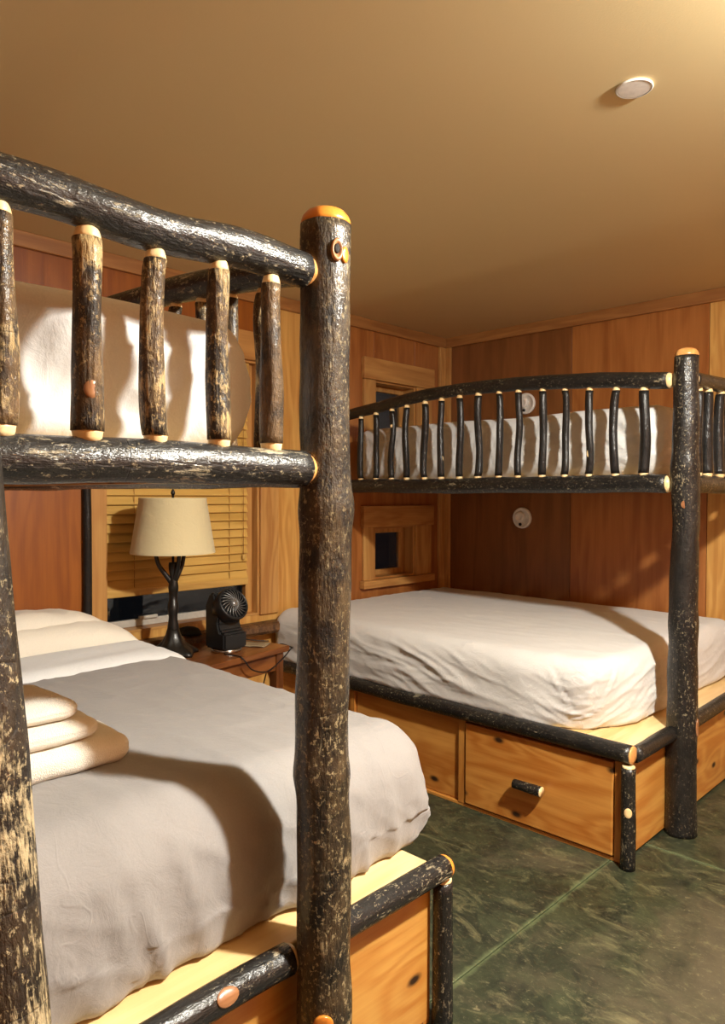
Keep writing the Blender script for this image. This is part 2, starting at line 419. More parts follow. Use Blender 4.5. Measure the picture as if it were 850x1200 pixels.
def knot(log, wpos, ru, rv, rad, mat=None, name='knot', proud=0.0012, hole=False):
    """oval knot lying on a log's surface, on the side facing wpos - axis; wpos is a world point on the axis side, rad the log radius there"""
    # wpos: (point on axis, outward direction)
    p, dirn = Vector(wpos[0]), Vector(wpos[1])
    Mx = Matrix.LocRotScale(log.location + (log.parent.location if log.parent else Vector((0, 0, 0))), log.rotation_euler, None).inverted()
    pl = Mx @ p; dl = (Mx.to_3x3() @ dirn); dl.z = 0; dl.normalize()
    tz = Vector((0, 0, 1)); tx = tz.cross(dl)
    bm = bmesh.new(); seg = 16; rr = []
    prof = [(1.0, -0.012), (1.0, -0.0004), (0.98, proud * 0.6), (0.95, proud), (0.5, proud), (0.1, proud)] if not hole else [(1.0, -0.01), (1.0, 0.001), (0.8, 0.003), (0.6, -0.001), (0.1, -0.003)]
    for (k, h) in prof:
        ring = []
        for s in range(seg):
            a = 2 * PI * s / seg; u, v = ru * k * math.cos(a), rv * k * math.sin(a)
            sag = rad - math.sqrt(max(1e-6, rad * rad - u * u))
            ring.append(bm.verts.new(Vector((0, 0, pl.z)) + dl * (rad - sag + h) + tx * u + tz * v))
        rr.append(ring)
    for a, b in zip(rr, rr[1:]):
        for s in range(seg):
            j = (s + 1) % seg; bm.faces.new((a[s], a[j], b[j], b[s]))
    bm.faces.new(rr[-1]); bm.faces.new(rr[0])
    return link(name, finish(bm, True, name), log, (0, 0, 0), mat or M['knot'])

# ------------------------------------------------------------------ soft boxes (mattresses, bedding, pillows, towels)
def soft_box(name, x0, x1, y0, y1, z0, z1, r, res, disp, mat, parent=None, open_bottom=False, zf=1.0, rbot=None):
    nx, ny, nz = (max(3, int((b - a) / res)) for a, b in ((x0, x1), (y0, y1), (z0, z1)))
    nz = max(int(nz * zf), 8)
    c = Vector(((x0 + x1) / 2, (y0 + y1) / 2, z0))
    lo = Vector((x0 + r, y0 + r, z0 + min(r, (z1 - z0) * 0.5))); hi = Vector((x1 - r, y1 - r, z1 - min(r, (z1 - z0) * 0.5)))
    if rbot is not None: lo.z = z0 + rbot
    if lo.z > hi.z: lo.z = hi.z = (z0 + z1) / 2
    bm = bmesh.new(); cache = {}
    def vert(i, j, k):
        key = (i, j, k)
        if key in cache: return cache[key]
        def warp(u): return u
        p = Vector((x0 + (x1 - x0) * i / nx, y0 + (y1 - y0) * j / ny, z0 + (z1 - z0) * k / nz))
        q = Vector((min(max(p.x, lo.x), hi.x), min(max(p.y, lo.y), hi.y), min(max(p.z, lo.z), hi.z)))
        d = p - q
        if d.length > 1e-9:
            nrm = d.normalized()
            rz = (z1 - z0) * 0.5 if r > (z1 - z0) * 0.5 else r
            if rbot is not None and nrm.z < 0:
                nrm = Vector((d.x, d.y, d.z * 0.3)).normalized(); hr = Vector((d.x, d.y, 0)); hr = hr.normalized() if hr.length > 1e-9 else hr
                dep = min(1.0, -d.z / max(rbot, 1e-6)); p2 = Vector((q.x, q.y, p.z)) + hr * (r - rbot * (1 - math.sqrt(max(0, 1 - dep * dep)))) if hr.length else p
            else: p2 = q + Vector((nrm.x * r, nrm.y * r, nrm.z * rz))
        else:
            nrm = Vector((0, 0, 1)); p2 = p
        p3 = p2 + disp(p2, nrm) if disp else p2
        cache[key] = bm.verts.new(p3 - c); return cache[key]
    def quad(a, b, c_, d):
        vs = [vert(*a), vert(*b), vert(*c_), vert(*d)]
        if len(set(vs)) == 4: bm.faces.new(vs)
    for i in range(nx):
        for j in range(ny):
            quad((i, j, nz), (i + 1, j, nz), (i + 1, j + 1, nz), (i, j + 1, nz))
            if not open_bottom: quad((i, j, 0), (i, j + 1, 0), (i + 1, j + 1, 0), (i + 1, j, 0))
    for i in range(nx):
        for k in range(nz):
            quad((i, 0, k), (i + 1, 0, k), (i + 1, 0, k + 1), (i, 0, k + 1)); quad((i, ny, k), (i, ny, k + 1), (i + 1, ny, k + 1), (i + 1, ny, k))
    for j in range(ny):
        for k in range(nz):
            quad((0, j, k), (0, j, k + 1), (0, j + 1, k + 1), (0, j + 1, k)); quad((nx, j, k), (nx, j + 1, k), (nx, j + 1, k + 1), (nx, j, k + 1))
    base = parent.location if parent is not None else Vector((0, 0, 0))
    me = finish(bm, True, name)
    return link(name, me, parent, c - base, mat)

def ridge(v): return 1.0 - abs(v) * 2.0
def N(x, y, z): return noise.noise(Vector((x, y, z)))

# ------------------------------------------------------------------ the room
H = 2.44; XR = 4.3; YF = -5.0
fl = thing('floor', (0, 0, 0), 'dark green stained concrete floor with saw-cut joints', 'floor', kind='structure')
wbox('slab_bed', -0.15, XR, YF, 0.1, -0.10, -0.012, M['groove'], fl, 0)
g = 0.0022
for (a, b) in ((-0.15, JX - g), (JX + g, XR)):
    for (c_, d_) in ((YF, JY - g), (JY + g, 0.1)):
        o = wbox('floor_slab', a, b, c_, d_, -0.05, 0.0, M['floor'], fl, 0.0015, 1)
        # keep one continuous stain pattern across slabs: origin back to the room corner
        for v_ in o.data.vertices: v_.co += o.location
        o.location = (0, 0, 0)
ce = wbox('ceiling', -0.15, XR, YF, 0.1, H, H + 0.08, M['ceiling'], None, 0)
tag(ce, 'tan painted flat ceiling above both bunks', 'ceiling', kind='structure')

# left wall (x = 0): plywood panels round three windows
W1 = (-2.54, -1.65, 0.68, 2.06); W2 = (-0.735, -0.335, 0.80, 1.135); W3 = (-0.735, -0.335, 1.55, 2.065)
wl = thing('wall_left', (0, 0, 0), 'orange plywood wall with windows on the left of the room', 'wall', kind='structure')
T = -0.14
pan = [(YF, -4.0, 0, H, 'ply_red'), (-3.997, -2.63, 0, H, 'ply_red'), (-2.63, W1[0], 0, H, 'ply_red'),
       (W1[0], W1[1], 0, W1[2], 'ply_gold'), (W1[0], W1[1], W1[3], H, 'ply_red'),
       (W1[1], -1.30, 0, H, 'ply_gold'), (-1.298, W2[0], 0, H, 'ply_z'),
       (W2[0], W2[1], 0, W2[2], 'ply_z'), (W2[0], W2[1], W2[3], W3[2], 'ply_z'), (W2[0], W2[1], W3[3], H, 'ply_z'),
       (W2[1], 0.0, 0, H, 'ply_z')]
for (a, b, c_, d_, m) in pan: wbox('plywood_panel', T, 0.0, a, b, c_, d_, M[m], wl, 0.001, 1)

# back wall (y = 0)
wb = thing('wall_back', (0, 0, 0), 'red-brown plywood wall behind the far bunk', 'wall', kind='structure')
for (a, b, m) in ((T, 0.975, 'ply_brown'), (0.978, 1.78, 'ply_z'), (1.783, 3.05, 'ply_gold'), (3.053, XR, 'ply_z')):
    wbox('plywood_panel', a, b, 0.0, 0.12, 0, H, M[m], wb, 0.001, 1)
# the two walls behind the viewer
wr = wbox('wall_right', XR, XR + 0.1, YF, 0.1, 0, H, M['ply_z'], None, 0); tag(wr, 'plywood wall on the right of the room, out of frame', 'wall', kind='structure')
wf_ = wbox('wall_front', -0.15, XR, YF - 0.1, YF, 0, H, M['ply_red'], None, 0); tag(wf_, 'plywood wall behind the viewer, out of frame', 'wall', kind='structure')

def trim(name, dims, mat, label, bev=0.004):
    o = wbox(name, *dims, mat, None, bev); return tag(o, label, 'trim', kind='structure')
trim('trim_1', (0, 0.022, YF, 0.0, H - 0.068, H), M['trim_y'], 'flat wooden crown trim along the top of the left wall')
trim('trim_2', (0.022, XR, -0.022, 0.0, H - 0.068, H), M['trim_x'], 'flat wooden crown trim along the top of the back wall')
trim('trim_3', (0, 0.022, -0.085, -0.02, 0, H - 0.068), M['oak_z'], 'upright corner trim board on the left wall')
trim('trim_4', (0.0, 0.058, -0.02, 0.0, 0, H - 0.068), M['oak_z'], 'upright corner trim board on the back wall')
# dark bark pole between plywood and window casing
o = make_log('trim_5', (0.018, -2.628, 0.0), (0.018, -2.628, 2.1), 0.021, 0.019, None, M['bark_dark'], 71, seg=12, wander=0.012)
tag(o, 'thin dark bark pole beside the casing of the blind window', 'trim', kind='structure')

def window(name, W, label, left_c, right_c, depth, sill, frame_mat, header_h=0.135):
    y0, y1, z0, z1 = W
    t = thing(name, (0, (y0 + y1) / 2, z0), label, 'window', kind='structure')
    zc = z0 if sill is None else sill[1]
    wbox('casing', 0, 0.02, y0 - left_c, y0, zc, z1, M['oak_z'], t)
    wbox('casing', 0, 0.02, y1, y1 + right_c, zc, z1, M['oak_z'], t)
    wbox('head_casing', 0, 0.032, y0 - left_c - 0.012, y1 + right_c + 0.012, z1, z1 + header_h, M['oak_y'], t)
    j = 0.012
    wbox('jamb', -depth, 0.004, y0, y0 + j, z0, z1, M['oak_z'], t, 0.001); wbox('jamb', -depth, 0.004, y1 - j, y1, z0, z1, M['oak_z'], t, 0.001)
    wbox('head_jamb', -depth, 0.004, y0 + j, y1 - j, z1 - j, z1, M['oak_y'], t, 0.001); wbox('sill', -depth, 0.004, y0 + j, y1 - j, z0, z0 + j, M['oak_y'], t, 0.001)
    if sill: wbox('stool', 0, sill[0], y0 - left_c - 0.02, y1 + right_c + 0.01, sill[1] - sill[2], sill[1], M['oak_y'], t, 0.004)
    # sash and pane
    a0, a1, b0, b1 = y0 + j, y1 - j, z0 + j, z1 - j; fw = 0.035; x0, x1 = -depth + 0.004, -depth + 0.034
    s = wbox('sash', x0, x1, a0, a1, b0, b0 + fw, frame_mat, t, 0.003)
    wbox('sash', x0, x1, a0, a1, b1 - fw, b1, frame_mat, t, 0.003)
    wbox('sash', x0, x1, a0, a0 + fw, b0 + fw, b1 - fw, frame_mat, t, 0.003); wbox('sash', x0, x1, a1 - fw, a1, b0 + fw, b1 - fw, frame_mat, t, 0.003)
    wbox('pane', x0 + 0.012, x0 + 0.018, a0 + fw, a1 - fw, b0 + fw, b1 - fw, M['glass'], t, 0)
    return t
w1 = window('window_1', W1, 'wide window behind the lamp with a half-raised wooden blind', 0.085, 0.125, 0.11, None, M['vinyl'], 0.15)
w2 = window('window_2', W2, 'small dark window low on the wall at the head of the far lower bed', 0.105, 0.165, 0.125, (0.045, 0.80, 0.05), M['oak_z'])
w3 = window('window_3', W3, 'small window high on the wall above the head of the far upper bed', 0.105, 0.165, 0.125, None, M['oak_z'])
# latch on the wide window
l = wbox('latch', -0.078, -0.06, -2.33, -2.23, 0.726, 0.742, M['vinyl'], w1, 0.003)
# inner frame strip of the wide window (vertical track on its right)
wbox('track', -0.075, -0.045, W1[1] - 0.055, W1[1] - 0.012, W1[2] + 0.012, W1[3] - 0.012, M['oak_z'], w1, 0.002)
# live-edge stool under the wide window
def live_slab(name, x0, x1, y0, y1, z0, z1, mat, seed):
    bm = bmesh.new(); n = 44; ring = []
    c = Vector(((x0 + x1) / 2, (y0 + y1) / 2, (z0 + z1) / 2))
    for i in range(n + 1):
        y = y0 + (y1 - y0) * i / n; e = 0.018 * N(y * 5, seed, 0) + 0.008 * N(y * 18, seed, 3); zz = 0.008 * N(y * 8, seed, 9)
        pr = [(x0, z0), (x1 - 0.018 + e, z0 + 0.004 + zz), (x1 + e, z0 + (z1 - z0) * 0.35 + zz), (x1 - 0.006 + e, z1 - 0.012 + zz), (x1 - 0.022 + e, z1), (x0, z1)]
        ring.append([bm.verts.new(Vector((px, y, pz)) - c) for px, pz in pr])
    for a, b in zip(ring, ring[1:]):
        for k in range(6): bm.faces.new((a[k], a[(k + 1) % 6], b[(k + 1) % 6], b[k]))
    bm.faces.new(ring[0]); bm.faces.new(ring[-1])
    return link(name, finish(bm, False, name), None, c, mat)
o = live_slab('trim_6', 0.022, 0.115, -2.64, -1.555, 0.585, 0.645, M['slab'], 4.0)
tag(o, 'rough live-edge wooden sill under the blind window, behind the nightstand', 'sill', kind='structure')

# wooden blind
bl = thing('window_blind', (-0.03, -2.095, 0.85), 'honey wooden slat blind half raised in the window behind the lamp', 'blind')
by0, by1 = W1[0] + 0.014, W1[1] - 0.06
wbox('bottom_rail', -0.042, -0.012, by0, by1, 0.850, 0.888, M['blind_rail'], bl, 0.005)
wbox('head_rail', -0.045, -0.005, by0, by1, 1.99, 2.045, M['blind_rail'], bl, 0.003)
bm = bmesh.new(); box_bm(bm, -0.0015, 0.0015, by0 + 2.095, by1 + 2.095, -0.025, 0.025, 0.001, 1); slat_me = finish(bm, False, 'slat'); slat_me.materials.append(M['blind'])
nsl = 25
for i in range(nsl):
    s = link('slat', slat_me, bl, (0.003, 0, 0.06 + i * 0.0445)); s.rotation_euler = (0, math.radians(-24), 0)
for y in (-2.38, -1.83):
    bm = bmesh.new(); tube_bm(bm, [(0.012, y + 2.095, 0.03), (0.012, y + 2.095, 1.15)], 0.0016, 6); link('ladder_string', finish(bm), bl, (0, 0, 0), M['string'])
bm = bmesh.new(); tube_bm(bm, [(0.02, -1.745 + 2.095, 0.16), (0.02, -1.745 + 2.095, 1.15)], 0.0014, 6); pc = link('pull_cord', finish(bm), bl, (0, 0, 0), M['string'])
lathe('tassel', [(0.004, 0), (0.009, 0.006), (0.008, 0.02), (0.003, 0.03)], M['blind_rail'], bl, (0.02, 0.35, 0.135), 12)

# ------------------------------------------------------------------ bunk beds
TOCAM = lambda p: Vector((CAM.x - p[0], CAM.y - p[1], 0)).normalized()
def arch_far(t):     # long guard rail: bows up about 7 cm
    return (0.0, 0.075 * math.sin(PI * min(1, max(0, t * 0.94 + 0.03))) ** 1.1 - 0.006 * t)

def make_bunk(y0, s, tpost, seed, label, near):
    """y = y0 + s*t, t measured from the wall side; foot at x = 2.07"""
    Y = lambda t: y0 + s * t
    b = thing('bunk_bed', (1.05, Y(0.8), 0), label, 'bunk bed', 'log bunk beds')
    tE = 1.60
    bp, br, bs = (M['bark_post'], M['bark_rail'], M['bark_spindle']) if near else (M['bark_dark_spot'], M['bark_dark_spot'], M['bark_dark'])
    XP = 2.125 if near else 2.10
    yy = lambda a, c: (min(Y(a), Y(c)), max(Y(a), Y(c)))
    # --- base box
    a, c = yy(0.03, tE - 0.03)
    fp = wbox('foot_panel', 2.03, 2.048, a, c, 0.012, 0.385, M['alder_y'], b, 0.002)
    wbox('head_panel', 0.03, 0.05, a, c, 0.012, 0.385, M['alder_y'], b, 0.002)
    a, c = yy(0.03, 0.05); wbox('wall_side_panel', 0.05, 2.03, a, c, 0.012, 0.385, M['alder_x'], b, 0.002)
    # open-side face frame: stiles, toe rail, top rail, drawers
    a, c = yy(tE - 0.045, tE - 0.018)
    for (p, q) in ((0.03, 0.07), (0.645, 0.675), (1.31, 1.345), (2.015, 2.047)):
        wbox('stile', p, q, a, c, 0.012, 0.372, M['alder_y'] if False else M['ns_alder'], b, 0.002)
    wbox('toe_rail', 0.03, 2.047, *yy(tE - 0.045, tE - 0.020), 0.0, 0.014, M['alder_x'], b, 0.002)
    wbox('top_rail', 0.03, 2.047, *yy(tE - 0.045, tE - 0.020), 0.372, 0.39, M['alder_x'], b, 0.002)
    for k, (p, q) in enumerate(((0.68, 1.306), (1.35, 2.011))):
        a, c = (tE - 0.040, tE - 0.012) if k == 1 else (tE - 0.05, tE - 0.032)
        if k == 1:
            d = wbox('drawer', p, q, *yy(a, c), 0.020, 0.366, M['alder_x'], b, 0.004)
            yh = Y(tE + 0.019); xm = 1.675
            hd = make_log('handle', (xm - 0.062, yh, 0.187), (xm + 0.062, yh, 0.187), 0.0185, 0.0205, b, M['bark_dark_spot'], seed + 3, 0.01, 14, 0.05)
            bm = bmesh.new(); bm.from_mesh(hd.data)
            hd.data.materials.append(M['cut'])
            bm.faces.ensure_lookup_table()
            for f in bm.faces:
                if len(f.verts) > 4: f.material_index = 1
            bm2 = bm
            for dz in (0.03, 0.094):
                cc = bmesh.ops.create_cone(bm2, cap_ends=True, segments=10, radius1=0.006, radius2=0.006, depth=0.022)
                R_ = Matrix.Rotation(PI / 2, 4, 'Y')
                # peg runs from the log towards the drawer front (local x is across)
                lx = frame_for(Vector((1, 0, 0))).transposed() @ Vector((0, -s, 0))
                for v_ in cc['verts']:
                    v_.co = Vector((lx.x * (0.014 + v_.co.z), lx.y * (0.014 + v_.co.z), dz)) + Vector((v_.co.x * abs(lx.y) , v_.co.y if abs(lx.x) > 0.5 else 0, v_.co.x))
            bm2.to_mesh(hd.data); bm2.free()
            # make the handle a child of its drawer
            hd.location = hd.location - d.location; hd.parent = d
        else:
            wbox('side_panel', p, q, *yy(a, c), 0.016, 0.370, M['alder_x'], b, 0.003)
    wbox('side_panel', 0.07, 0.643, *yy(tE - 0.05, tE - 0.032), 0.016, 0.370, M['alder_x'], b, 0.003)
    # --- platform boards
    zb0, zb1 = 0.392, 0.418
    fl_ = wbox('ledge_board', 1.86, 2.062, *yy(0.012, tE - 0.03), zb0, zb1, M['pine_y'], b, 0.006, 3)
    wbox('deck_board', 0.02, 1.858, *yy(0.012, tE - 0.03), zb0, zb1, M['pine_x'], b, 0.004)
    # --- edge logs
    r = 0.030
    zl = 0.402
    Pt = Y(tpost)
    # log along the foot edge, in two lengths each side of the post
    fx = 2.076
    if near:
        lg = make_log('edge_log', (fx, Pt + s * 0.05, zl), (fx, Y(tE) - s * 0.004, zl), r, r * 1.02, b, br, seed + 11, cap0=('tenon', 0.012, 0.8), cap1=('dome', 0.022), capmat=M['cut_orange'], wander=0.006)
    else:
        lg = make_log('edge_log', (fx, Pt + s * 0.05, zl), (fx, Y(tE) - s * 0.045, zl), r, r * 0.95, b, br, seed + 11, cap0=('tenon', 0.012, 0.8), wander=0.006)
    lg2 = make_log('edge_log', (fx, Y(0.06), zl), (fx, Pt - s * 0.055, zl), r, r * 1.05, b, br, seed + 12, cap1=('tenon', 0.012, 0.8), wander=0.008)
    if near:
        p = (fx, -3.345, zl); knot(lg2, (p, Vector((0.75, -0.5, 0.45))), 0.016, 0.024, 0.032, M['knot'])
    if not near:
        make_log('edge_log', (0.03, Y(tE) - s * 0.018, zl + 0.006), (fx + 0.004, Y(tE) - s * 0.018, zl + 0.006), r * 1.12, r * 1.12, b, br, seed + 13, cap1=('flat',), capmat=M['knot_cut'], wander=0.008)
        lgk = None
    # corner stub
    st = make_log('corner_leg', (fx - 0.004, Y(tE) + (0 if near else -s * 0.006), 0.0), (fx - 0.004, Y(tE) + (0 if near else -s * 0.006), 0.366), 0.027, 0.025, b, br, seed + 14, cap1=('tenon', 0.006, 0.85), wander=0.004)
    make_log('corner_leg', (fx - 0.004, Y(0.03), 0.0), (fx - 0.004, Y(0.03), 0.366), 0.027, 0.025, b, br, seed + 15, cap1=('tenon', 0.012, 0.8))
    if not near:
        knot(st, ((fx, Y(tE), 0.21), TOCAM((fx, Y(tE)))), 0.014, 0.018, 0.027, M['cut'])
    # --- posts
    hp = 1.868 if near else 1.885
    r0, r1 = (0.057, 0.049) if near else (0.060, 0.046)
    sw = ((0.70, 0.10, 0.035), (0.415, 0.08, 0.03)) if near else ((0.77, 0.10, 0.04), (0.72, 0.08, 0.06), (0.45, 0.05, 0.06))
    foot = make_log('post', (XP, Pt, 0.0), (XP, Pt, hp), r0, r1, b, bp, seed + 21, 0.016, 36, 0.065, swell=sw, cap1=('dome', 0.032), capmat=M['cut_orange'] if near else M['knot_cut'], wander=0.010)
    tw = 0.10
    make_log('post', (XP, Y(tw), 0.0), (XP, Y(tw), hp), r0, r1, b, bp, seed + 22, 0.03, 24, 0.045, cap1=('dome', 0.026), capmat=M['cut_orange'], wander=0.01)
    XH = 0.10
    for (tt, q) in ((tpost, 23),):
        make_log('post', (XH, Y(tt), 0.418), (XH, Y(tt), hp - 0.03), r0 * 0.85, r1 * 0.9, b, bp, seed + q, 0.03, 20, 0.045, cap1=('dome', 0.024), capmat=M['cut_orange'], wander=0.01)
    if near:
        d = Vector((1.0, -0.30, 0)).normalized()
        k1 = knot(foot, ((XP, Pt, 1.806), d), 0.012, 0.022, 0.053, M['knot'], hole=True)
        kd = Vector((1.0, 0.10, 0)).normalized(); knot(foot, ((XP, Pt, 1.80), kd), 0.010, 0.016, 0.051, M['cut_orange'], proud=0.002)
        knot(foot, ((XP, Pt, 1.808), Vector((1.0, -0.30, 0))), 0.006, 0.010, 0.050, M['hole'], proud=0.003, name='knot_hole')
        knot(foot, ((XP, Pt, 0.302), TOCAM((XP, Pt))), 0.020, 0.020, 0.058, M['cut_orange'])
    else:
        knot(foot, ((XP, Pt, 1.415), TOCAM((XP, Pt))), 0.026, 0.046, 0.050, M['knot'])
        knot(foot, ((XP, Pt, 1.305), TOCAM((XP, Pt))), 0.014, 0.016, 0.052, M['knot'])
        knot(foot, ((XP, Pt, 0.43), Vector((0.9, 0.1, 0)).normalized()), 0.016, 0.036, 0.060, M['knot'])
    # --- foot rails (between the two foot posts)
    rl = 0.036 if near else 0.038
    ru = 0.0345 if near else 0.032
    zl_, zu = 1.387, (1.772 if near else 1.80)
    pa, pb = Y(tw) + s * 0.058, Pt - s * 0.058
    make_log('lower_rail', (XP, pa, zl_), (XP, pb, zl_), rl, rl * 0.98, b, br, seed + 31, 0.02, 22, 0.05, cap0=('tenon', 0.016, 0.72), cap1=('tenon', 0.016, 0.72), capmat=M['knot_cut'] if near else M['cut'], wander=0.006)
    bendf = (lambda t: (0.0, 0.010 - 0.020 * math.sin(PI * min(1, 1.25 - t) * 0.75) + 0.004 * math.sin(t * 17))) if near else (lambda t: (0, 0.02 * math.sin(PI * t)))
    make_log('top_rail_log', (XP, pa, zu), (XP, pb, zu), ru, ru, b, br, seed + 32, 0.02, 22, 0.07, bend=bendf, cap0=('tenon', 0.016, 0.72), cap1=('tenon', 0.016, 0.72), capmat=M['knot_cut'] if near else M['cut'], wander=0.008)
    # foot spindles
    if near: ys = [-3.263, -3.379, -3.501, -3.615, -3.742, -3.86, -3.98, -4.085]
    else: ys = [-1.038, -0.935, -0.785, -0.66, -0.54, -0.42, -0.30, -0.19]
    for i, y in enumerate(ys):
        rs = (0.0205, 0.0205, 0.020, 0.0235, 0.021, 0.021, 0.021, 0.021)[i] if near else (0.016, 0.0205, 0.022, 0.019, 0.02, 0.02, 0.02, 0.02)[i]
        ta = (y - pa) / (pb - pa); zt = zu + bendf(ta)[1] - ru
        z0s, z1s = zl_ + rl + 0.008, zt - 0.010
        sp = make_log('spindle', (XP, y, z0s), (XP, y, z1s), rs * 1.03, rs * 0.93, b, bs, seed + 40 + i, 0.014, 20, 0.15, cap0=('tenon', 0.016, 0.78), cap1=('tenon', 0.022, 0.62), wander=0.014)
        if near and i == 3:
            knot(sp, ((XP, y, 1.492), (TOCAM((XP, y)) + Vector((0.25, 0.25, 0))).normalized()), 0.012, 0.014, 0.0205, M['knot'])
    # --- long guard rail on the open side
    xa, xb = XH + 0.045, XP - 0.068
    make_log('long_lower_rail', (xa, Pt, zl_), (xb, Pt, zl_), rl, rl, b, br, seed + 60, 0.025, 22, 0.05, cap0=('tenon', 0.014, 0.72), cap1=('tenon', 0.018, 0.72), wander=0.008)
    z_end = 1.790
    make_log('long_top_rail', (xa, Pt, z_end - 0.008), (xb, Pt, z_end + 0.008), 0.030, 0.034, b, br, seed + 61, 0.025, 20, 0.05, bend=arch_far, cap0=('tenon', 0.014, 0.72), cap1=('tenon', 0.018, 0.72), wander=0.008)
    xs = [0.316, 0.432, 0.549, 0.655, 0.779, 0.888, 1.001, 1.113, 1.232, 1.339, 1.465, 1.577, 1.693, 1.813, 1.932]
    for i, x in enumerate(xs):
        t_ = (x - xa) / (xb - xa); zt = z_end - 0.008 + 0.016 * t_ + arch_far(t_)[1] - 0.033
        rnd = random.Random(seed * 100 + i); rs = rnd.uniform(0.0155, 0.0185) + (0.003 if i == 14 else 0)
        sp = make_log('spindle', (x, Pt, zl_ + rl + 0.006), (x, Pt, zt - 0.008), rs * 1.03, rs * 0.95, b, bs, seed + 80 + i, 0.018, 14, 0.12, cap0=('tenon', 0.014, 0.78), cap1=('tenon', 0.018, 0.62), wander=0.022)
        if not near and i in (4, 5, 12, 2):
            zk = {4: 1.735, 5: 1.52, 12: 1.52, 2: 1.71}[i]
            knot(sp, ((x, Pt, zk), (TOCAM((x, Pt)) + Vector((0.2, 0.1, 0)) * (1 if i == 5 else -0.3)).normalized()), 0.008, 0.018 if i != 2 else 0.008, 0.0175, M['cut'])
    # --- upper deck: side beams and slats
    ta, tb = tw + 0.02, tpost - 0.045
    wbox('upper_deck_beam', XH + 0.05, XP - 0.06, *yy(tb - 0.03, tb), 1.362, 1.40, M['alder_x'], b, 0.003)
    wbox('upper_deck_beam', XH + 0.05, XP - 0.06, *yy(ta, ta + 0.03), 1.362, 1.40, M['alder_x'], b, 0.003)
    for k in range(13):
        x = 0.20 + k * 0.143
        wbox('upper_deck_slat', x, x + 0.105, *yy(ta, tb), 1.401, 1.418, M['pine_y'], b, 0.002, 1)
    return b

M['ns_alder'] = wood('alder_stile', srgb(200, 144, 70), srgb(168, 102, 40), 'Z', rough=0.34, coat=0.2)
M['knot_cut'] = wood('cut_log_end', srgb(224, 168, 100), srgb(196, 128, 66), 'Z', rough=0.35, coat=0.3)
far_b = make_bunk(0.0, -1, 1.174, 200, 'dark log bunk bed with arched guard rail in the far corner', False)
near_b = make_bunk(-4.27, 1, 1.142, 500, 'mottled log bunk bed closest to the viewer, lower bed made with taupe duvet', True)

# ladder leaning on the near bunk (its other rail stands out of frame)
ld = thing('bunk_ladder', (2.47, -3.95, 0), 'pale-flecked log ladder leaning on the near bunk at the left edge', 'ladder')
rL = 0.043
for i, y in enumerate((-3.812, -4.17)):
    make_log('ladder_rail', (2.475, y, 0.0), (2.165, y, 1.62), rL * 1.25, rL * 0.85, ld, M['bark_ladder'], 900 + i, 0.02, 24, 0.05, cap1=('dome', 0.02), wander=0.008)
for k in range(4):
    z = 0.28 + k * 0.32; x = 2.475 - 0.31 * z / 1.62
    make_log('rung', (x, -3.865, z), (x, -4.117, z), 0.021, 0.021, ld, M['bark_rail'], 920 + k, 0.02, 14, 0.06, cap0=('tenon', 0.02, 0.7), cap1=('tenon', 0.02, 0.7))

# ------------------------------------------------------------------ mattresses and bedding
def crease(a, b, seed, w=3.0):
    """thin raised folds running along a"""
    v = 1.0 - min(1.0, abs(N(a, b, seed)) * w)
    return v * v
def disp_low(p, n):
    """fitted sheet: bulging sides, long sagging folds, tucks at the corner"""
    x, y, z = p
    side = max(0.0, 1.0 - abs(n.z) * 1.15)
    d = 0.008 * N(x * 1.6, y * 1.6, 1.0)
    d += 0.0030 * crease(x * 2.2 + y * 1.2, y * 7 - x * 1.5, 2.0) * (1 - side) + 0.0018 * crease(x * 5 - y, y * 13 + x * 3, 5.0) * (1 - side)
    if abs(n.y) > abs(n.x): u = x; zs = z + 0.16 * (x - 0.9)
    else: u = y; zs = z - 0.25 * (y + 0.9)
    wv = 0.05 * N(u * 3, z * 3, 9.0)
    mk = 0.35 + 0.65 * max(0.0, min(1.0, 0.5 + 1.6 * N(u * 2.3, z * 4, 12.0)))
    f = mk * (0.010 * crease(u * 1.1, (zs + wv) * 9, 4.0, 2.6) + 0.0055 * crease(u * 2.4, (zs + wv * 1.5) * 17, 8.0, 2.6) + 0.003 * crease(u * 7, (zs - wv) * 24, 3.0, 2.6))
    d += side * (f - 0.003)
    zz = (z - 0.42) / 0.28
    d += side * (0.012 * math.sin(PI * min(1, max(0, zz))) + 0.012 * max(0, 0.5 - zz) * (1 if n.y < 0 else 0))
    kx = max(0.0, (x - 1.60) / 0.335); ky = max(0.0, (-1.24 - y) / 0.335); kk = min(1.0, kx * ky * 1.4)
    k = (kx * ky) ** 1.4 * 0.10 * (0.30 + 0.70 * (1 - min(1, max(0, zz))))
    # tucks drawn into the corner
    ang = math.atan2(zz * 0.28 + 0.02, abs(x - 1.90) + abs(y + 1.55) + 0.03)
    d += 0.006 * kk * side * (crease(ang * 6, 0.3, 1.7, 2.2) - 0.3) + 0.004 * kk * side * crease(ang * 13, 0.7, 6.1, 2.2)
    return n * d + Vector((-k, k, 0))
mt = soft_box('mattress', 0.03, 1.955, -1.575, -0.055, 0.420, 0.705, 0.075, 0.0145, disp_low, M['sheet_low'], zf=2.4, rbot=0.03)
tag(mt, 'bare lower mattress in wrinkled white fitted sheet on the far bunk', 'mattress')

